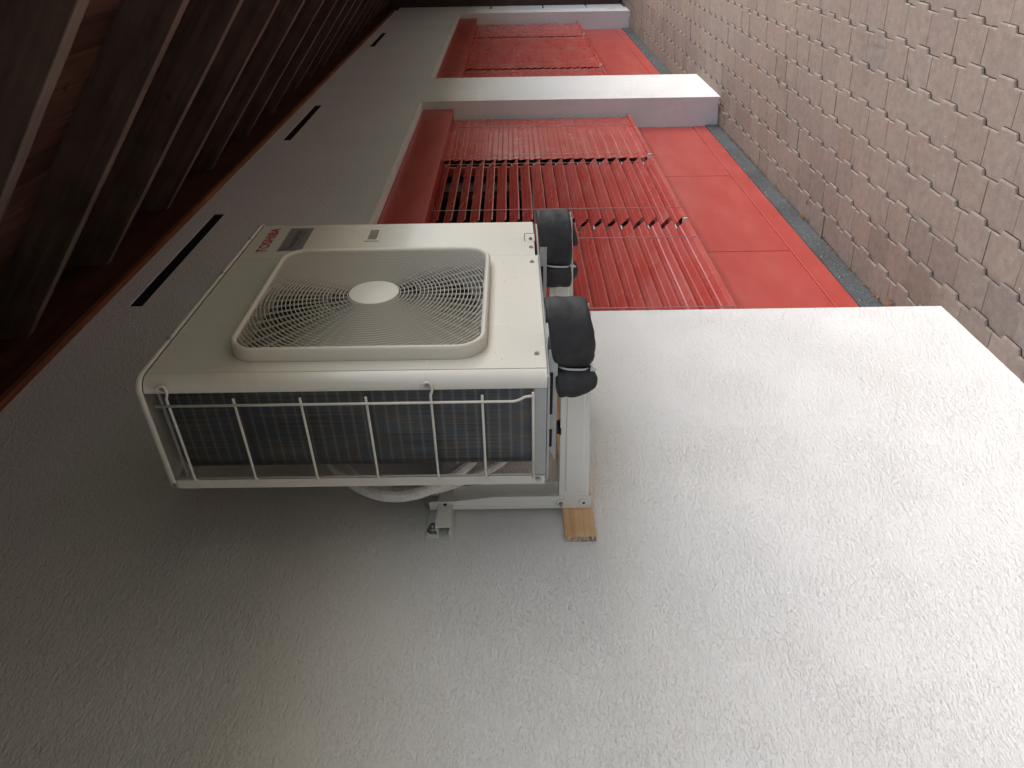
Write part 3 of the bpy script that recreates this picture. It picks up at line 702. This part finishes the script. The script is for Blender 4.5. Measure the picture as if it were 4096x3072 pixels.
# ================================================================== wall rail, brackets, batten
RZ=(.1765,.2150)
rail=empty('mounting_rail',(1.8,1.385,.19),label='light grey horizontal steel rail bolted to the wall behind the outdoor unit',cat='rail')
bm=bmesh.new(); t=.002
xs0,xs1=1.325,2.25
z0,z1=RZ
sec=[(W-.002,z1+.0255),(W-.002,z1-.0055),(1.376,z1-.0035),(1.372,z1),(1.36,z1),(1.36,z0),(1.372,z0),(1.376,z0+.0035),(W-.002,z0+.0035),(W-.002,z0-.0045)]
for (y0,za),(y1,zb) in zip(sec[:-1],sec[1:]):
    d=Vector((0,y1-y0,zb-za)).normalized(); nn=Vector((0,-d.z,d.y))*t*.5
    a=Vector((0,y0,za));b=Vector((0,y1,zb)); prism(bm,[tuple((a+nn-d*.0009)[1:]),tuple((b+nn+d*.0009)[1:]),tuple((b-nn+d*.0009)[1:]),tuple((a-nn-d*.0009)[1:])],lambda u,v,tt:(tt,u,v),xs0+random.uniform(0,.0004),xs1)
bmesh.ops.recalc_face_normals(bm,faces=bm.faces); obj('rail_profile',bm,BRACK,rail)
bm=bmesh.new(); cyl(bm,(1.408,1.3589,.196),(0,-1,0),.0048,.0004,16); obj('rail_hole',bm,BLACK,rail)
bm=bmesh.new(); cyl(bm,(1.352,W-.003,.226),(0,-1,0),.0165,.002,24); cyl(bm,(1.352,W-.005,.226),(0,-1,0),.0115,.012,24,.0115); cyl(bm,(1.352,W-.017,.226),(0,-1,0),.008,.008,20,.006); obj('wall_bolt',bm,DARKST,rail)
def bracket(xa,label):
    r=empty('support_bracket',(xa,1.33,-.15),label=label,cat='bracket',group='steel support brackets under the outdoor unit')
    # horizontal arm
    outline=[(1.336,-.113),(.775,-.108),(.775,-.172),(.93,-.180),(1.10,-.1845),(1.13,-.1865),(1.336,-.193)]
    bm=bmesh.new(); prism(bm,outline,lambda u,v,t:(t,u,v),xa,xa+.002)
    box(bm,(xa+.002,.775,-.1155),(xa+.044,1.336,-.1135)); prism(bm,outline,lambda u,v,t:(t,u,v),xa+.042,xa+.044)
    inner=[(1.318,-.128),(1.318,-.179),(1.10,-.1715),(.93,-.168),(.80,-.163),(.80,-.121)]
    # raised web panel with sloped rim
    ic=[(sum(p[0] for p in inner)/6,sum(p[1] for p in inner)/6)][0]
    inn2=[(p[0]+(.003 if p[0]<ic[0] else -.003),p[1]+(.003 if p[1]<ic[1] else -.003)) for p in inner]
    A=[bm.verts.new((xa-.0002,u,v)) for u,v in inner];B=[bm.verts.new((xa-.003,u,v)) for u,v in inn2]
    for i in range(6): bm.faces.new((A[i],A[(i+1)%6],B[(i+1)%6],B[i]))
    bm.faces.new(B)
    bmesh.ops.recalc_face_normals(bm,faces=bm.faces); obj('arm',bm,BRACK,r)
    # upright channel standing against rail and batten
    bm=bmesh.new(); x0,x1=xa,xa+.058
    for xx,s in ((x0,1),(x1,-1)):
        up=[(1.381,-.202),(1.3375,-.200),(1.337,.06),(1.352,.175),(1.3525,.236),(1.358,.2405),(1.3815,.238),(1.3815,RZ[1]+.001),(1.358,RZ[1]+.001),(1.358,RZ[0]-.001),(1.3815,RZ[0]-.001)]
        if s>0: prism(bm,up,lambda u,v,t:(t,u,v),xx,xx+.002)
        else: prism(bm,up,lambda u,v,t:(t,u,v),xx-.002,xx)
    box(bm,(x0+.002,1.377,-.20),(x1-.002,1.379,.170))
    bmesh.ops.recalc_face_normals(bm,faces=bm.faces); up_=obj('upright',bm,BRACK,r)
    bm=bmesh.new(); P=spline([(xa-.0008,1.3725,.222),(xa-.0008,1.368,.218),(xa-.0008,1.3665,.20),(xa-.0008,1.3665,.155),(xa-.0008,1.371,.13),(xa-.0008,1.3725,.10),(xa-.0008,1.3725,-.05),(xa-.0008,1.3715,-.095),(xa-.0008,1.367,-.1),(xa-.0008,1.352,-.1)],6)
    tube(bm,P,.0016,6); 
    for zz in (-.150,-.183):
        pass
    obj('pressed_bead',bm,BRACK,up_)
    
    for zz in (-.118,-.180): bm=bmesh.new(); cyl(bm,(xa-.0005,1.3605,zz),(-1,0,0),.0135,.0022,24,.010); obj('bolt_boss',bm,BRACK,up_)
    bm=bmesh.new(); cyl(bm,(xa-.0027,1.3605,-.118),(-1,0,0),.0065,.003,6); cyl(bm,(xa-.005,1.3605,-.118),(-1,0,0),.0035,.010,12); obj('bolt',bm,STEEL,up_)
    bm=bmesh.new(); cyl(bm,(xa-.0027,1.3605,-.180),(-1,0,0),.0038,.0002,16); obj('hole',bm,BLACK,up_)
    return r
bracket(1.412,'light grey steel bracket at the near end with its whole upright in view')
bracket(1.985,'light grey steel bracket farther along under the outdoor unit in front of the red blinds')
tag(obj('wooden_batten',BX((1.309,1.3825,-.2055),(2.10,1.3995,-.1235),.0012),PINE),'raw pine board spacer between the bracket foot and the white wall','wooden board')
bt=bpy.data.objects['wooden_batten']
ENDG=mat('sawn_end_grain',(.5,.34,.22),.8); q=N(ENDG); co=q.coord('Object',(1,60,20))
q.out(q.mix(q.ramp(q.noise(q.coord('Object',(1,90,60)),1,3,.6),[(.52,0),(.60,.85)]),q.ramp(q.noise(q.coord('Object',(1,40,240)),1,3,.6),[(.35,(.28,.19,.13)),(.6,(.62,.47,.36))]),(.03,.05,.16)),None,None)
obj('sawn_end',BX((1.3055,1.3832,-.2048),(1.3088,1.3990,-.1242),.0006),ENDG,bt)
for fx,lb in ((1.418,'black rubber damper on the near bracket arm under the unit foot'),(1.99,'black rubber damper on the far bracket arm under the unit foot')):
    bm=bmesh.new(); yc=1.115; cyl(bm,(fx+.012,yc,-.1132),(0,0,1),.021,.004,24); cyl(bm,(fx+.012,yc,-.1092),(0,0,1),.018,.0125,24); tag(obj('rubber_damper',bm,RUB),lb,'damper')

# ================================================================== foam wraps on the arm tips
def foamwrap(xc,edges,label,tie_s,tail,flare=1.0,farup=0):
    """sheet folded round the arm tip: near leaf towards -X, far leaf towards +X"""
    r=empty('foam_wrap',(xc,.8,-.13),label=label,cat='foam wrap',group='black foam wraps tied on the bracket ends')
    near,front,far=edges
    path=near+front+far                       # (x,y,ztop,zbot)
    P=[]
    n=5
    for i in range(len(path)-1):
        p0=path[max(i-1,0)];p1=path[i];p2=path[i+1];p3=path[min(i+2,len(path)-1)]
        for k in range(n):
            t=k/n; P.append([.5*((2*b)+(c-a)*t+(2*a-5*b+4*c-d)*t*t+(3*b-a-3*c+d)*t**3) for a,b,c,d in zip(p0,p1,p2,p3)])
    P.append(list(path[-1]))
    bm=bmesh.new(); m=10; G=[]
    for x,y,zt_,zb_ in P:
        G.append([bm.verts.new((x+.0022*math.sin(31*y+9*j/m+5*x)*math.sin(j*1.7+y*60)+random.gauss(0,.0005),y+.0012*math.sin(j*1.3+x*40),zt_+(zb_-zt_)*j/m+random.gauss(0,.0005))) for j in range(m+1)])
    for a,b in zip(G[:-1],G[1:]):
        for j in range(m): f=bm.faces.new((a[j],b[j],b[j+1],a[j+1])); f.smooth=True
    bmesh.ops.recalc_face_normals(bm,faces=bm.faces)
    o=obj('sheet',bm,FOAM,r); s=o.modifiers.new('t','SOLIDIFY'); s.thickness=.011; s.offset=0
    sb=o.modifiers.new('s','SUBSURF'); sb.levels=1; sb.render_levels=1
    xn,xf,y,zt_,zb_=tie_s; bm=bmesh.new(); L=[]
    for i in range(40):
        a=2*PI*i/40; c,s_=math.cos(a),math.sin(a); k=.62
        L.append(Vector(((xn+xf)/2-(xf-xn)/2*math.copysign(abs(c)**k,c), y+.004*s_+.006*(c<0)*0, (zt_+zb_)/2-(zt_-zb_)/2*math.copysign(abs(s_)**k,s_))))
    inner=[p for p in L]; rows=[]
    for p in L:
        rows.append([bm.verts.new(p+Vector((0,dy,0))+ (Vector((p.x-(xn+xf)/2,0,p.z-(zt_+zb_)/2)).normalized()*e)) for dy,e in ((-.0024,0),(.0024,0),(.0024,.0014),(-.0024,.0014))])
    for i in range(40):
        A,B=rows[i],rows[(i+1)%40]
        for q_ in range(4): bm.faces.new((A[q_],A[(q_+1)%4],B[(q_+1)%4],B[q_]))
    hx_,hz_=tail; box(bm,(hx_-.004,y-.0055,hz_-.005),(hx_+.003,y+.005,hz_+.004),.001); box(bm,(hx_-.003,y-.002,hz_-.011),(hx_+.001,y+.0025,hz_-.005),.0005)
    bmesh.ops.recalc_face_normals(bm,faces=bm.faces); obj('cable_tie',bm,TIE,r)
near1=[(1.370,.973,-.100,-.138),(1.364,.966,-.098,-.152),(1.360,.953,-.095,-.1765),(1.358,.932,-.092,-.1895),(1.372,.915,-.093,-.187),(1.396,.9045,-.101,-.172),(1.378,.892,-.095,-.170),(1.366,.870,-.085,-.178),(1.362,.835,-.079,-.181),(1.368,.80,-.0755,-.176)]
front1=[(1.383,.768,-.0705,-.168),(1.410,.752,-.067,-.163),(1.445,.757,-.066,-.164)]
far1=[(1.470,.785,-.07,-.172),(1.478,.83,-.078,-.18),(1.470,.88,-.085,-.182),(1.458,.9035,-.097,-.175),(1.470,.925,-.092,-.195),(1.474,.955,-.097,-.185)]
foamwrap(1.42,(near1,front1,far1),'large cracked black foam wrap tied round the tip of the near bracket arm',(1.3755,1.470,.9045,-.0945,-.180),(1.376,-.177))
def sh(P,dx,dy,dz,kx=1): return [(x+dx,y+dy,a+dz,b+dz) for x,y,a,b in P]
near2=[(1.962,.984,-.084,-.172),(1.952,.966,-.083,-.174),(1.951,.945,-.082,-.174),(1.960,.928,-.090,-.172),(1.980,.918,-.096,-.168),(1.960,.905,-.087,-.172),(1.946,.875,-.080,-.173),(1.944,.84,-.075,-.171),(1.952,.80,-.071,-.169)]
front2=[(1.968,.776,-.067,-.167),(1.995,.764,-.066,-.164),(2.03,.772,-.065,-.168)]
far2=[(2.05,.80,-.068,-.178),(2.062,.84,-.075,-.189),(2.060,.885,-.08,-.201),(2.056,.893,-.082,-.196)]
foamwrap(2.0,(near2,front2,far2),'black foam wrap on the far bracket arm tip with one leaf hanging lower',(1.9575,2.052,.918,-.0875,-.1755),(1.96,-.175))
# loose lower lobe on the far side of the far wrap
def lobe(P,label_parent,name='lower_lobe'):
    bm=bmesh.new(); m=6; G=[]
    for x,y,a,b in P: G.append([bm.verts.new((x,y,a+(b-a)*j/m)) for j in range(m+1)])
    for a,b in zip(G[:-1],G[1:]):
        for j in range(m): f=bm.faces.new((a[j],b[j],b[j+1],a[j+1])); f.smooth=True
    o=obj(name,bm,FOAM,label_parent); s=o.modifiers.new('t','SOLIDIFY'); s.thickness=.010; s.offset=0; sb=o.modifiers.new('s','SUBSURF'); sb.levels=1; sb.render_levels=1
wr2=[o for o in bpy.data.objects if o.name.startswith('foam_wrap')][-1]
lobe([(2.045,.932,-.15,-.178),(2.048,.945,-.14,-.193),(2.050,.962,-.13,-.203),(2.050,.985,-.125,-.203),(2.047,.998,-.13,-.196),(2.044,1.004,-.14,-.188)],wr2)
wr1=[o for o in bpy.data.objects if o.name.startswith('foam_wrap')][0]

# ================================================================== insulated pipes
def pipe(P,r,label):
    pts=spline(P,10); bm=bmesh.new(); uvl=bm.loops.layers.uv.new('UVMap'); n=20; rings=[]; up=Vector((0,1,0)); L=0; Ls=[]
    for i,p in enumerate(pts):
        a=pts[max(i-1,0)];b=pts[min(i+1,len(pts)-1)]; d=(b-a).normalized(); s=d.cross(up).normalized(); up=s.cross(d).normalized()
        if i: L+=(p-pts[i-1]).length
        Ls.append(L); rings.append([bm.verts.new(p+(s*math.cos(2*PI*k/n)+up*math.sin(2*PI*k/n))*r) for k in range(n)])
    for i in range(len(pts)-1):
        for k in range(n):
            f=bm.faces.new((rings[i][k],rings[i][(k+1)%n],rings[i+1][(k+1)%n],rings[i+1][k])); f.smooth=True
            for l,(u,v) in zip(f.loops,((Ls[i],k/n),(Ls[i],(k+1)/n),(Ls[i+1],(k+1)/n),(Ls[i+1],k/n))): l[uvl].uv=(u,v)
    bmesh.ops.recalc_face_normals(bm,faces=bm.faces); tag(obj('insulated_pipe',bm,HOSE),label,'pipe',None)
q1=[(1.72,1.27,.62),(1.60,1.27,.575),(1.50,1.27,.515),(1.432,1.27,.460),(1.386,1.27,.411),(1.357,1.27,.354),(1.351,1.27,.302),(1.362,1.268,.251),(1.390,1.266,.202),(1.427,1.262,.160),(1.475,1.255,.118),(1.56,1.25,.075),(1.75,1.25,.05)]
pipe(q1,.0165,'thick white insulated pipe looping lowest behind the outdoor unit')
q2=[(1.76,1.30,.56),(1.62,1.30,.52),(1.51,1.30,.46),(1.45,1.30,.40),(1.41,1.30,.34),(1.40,1.30,.28),(1.405,1.30,.22),(1.43,1.295,.15),(1.455,1.285,.09),(1.50,1.275,.03),(1.60,1.27,-.02),(1.75,1.27,-.05)]
pipe(q2,.0125,'thinner white insulated pipe half hidden behind the thick pipe')
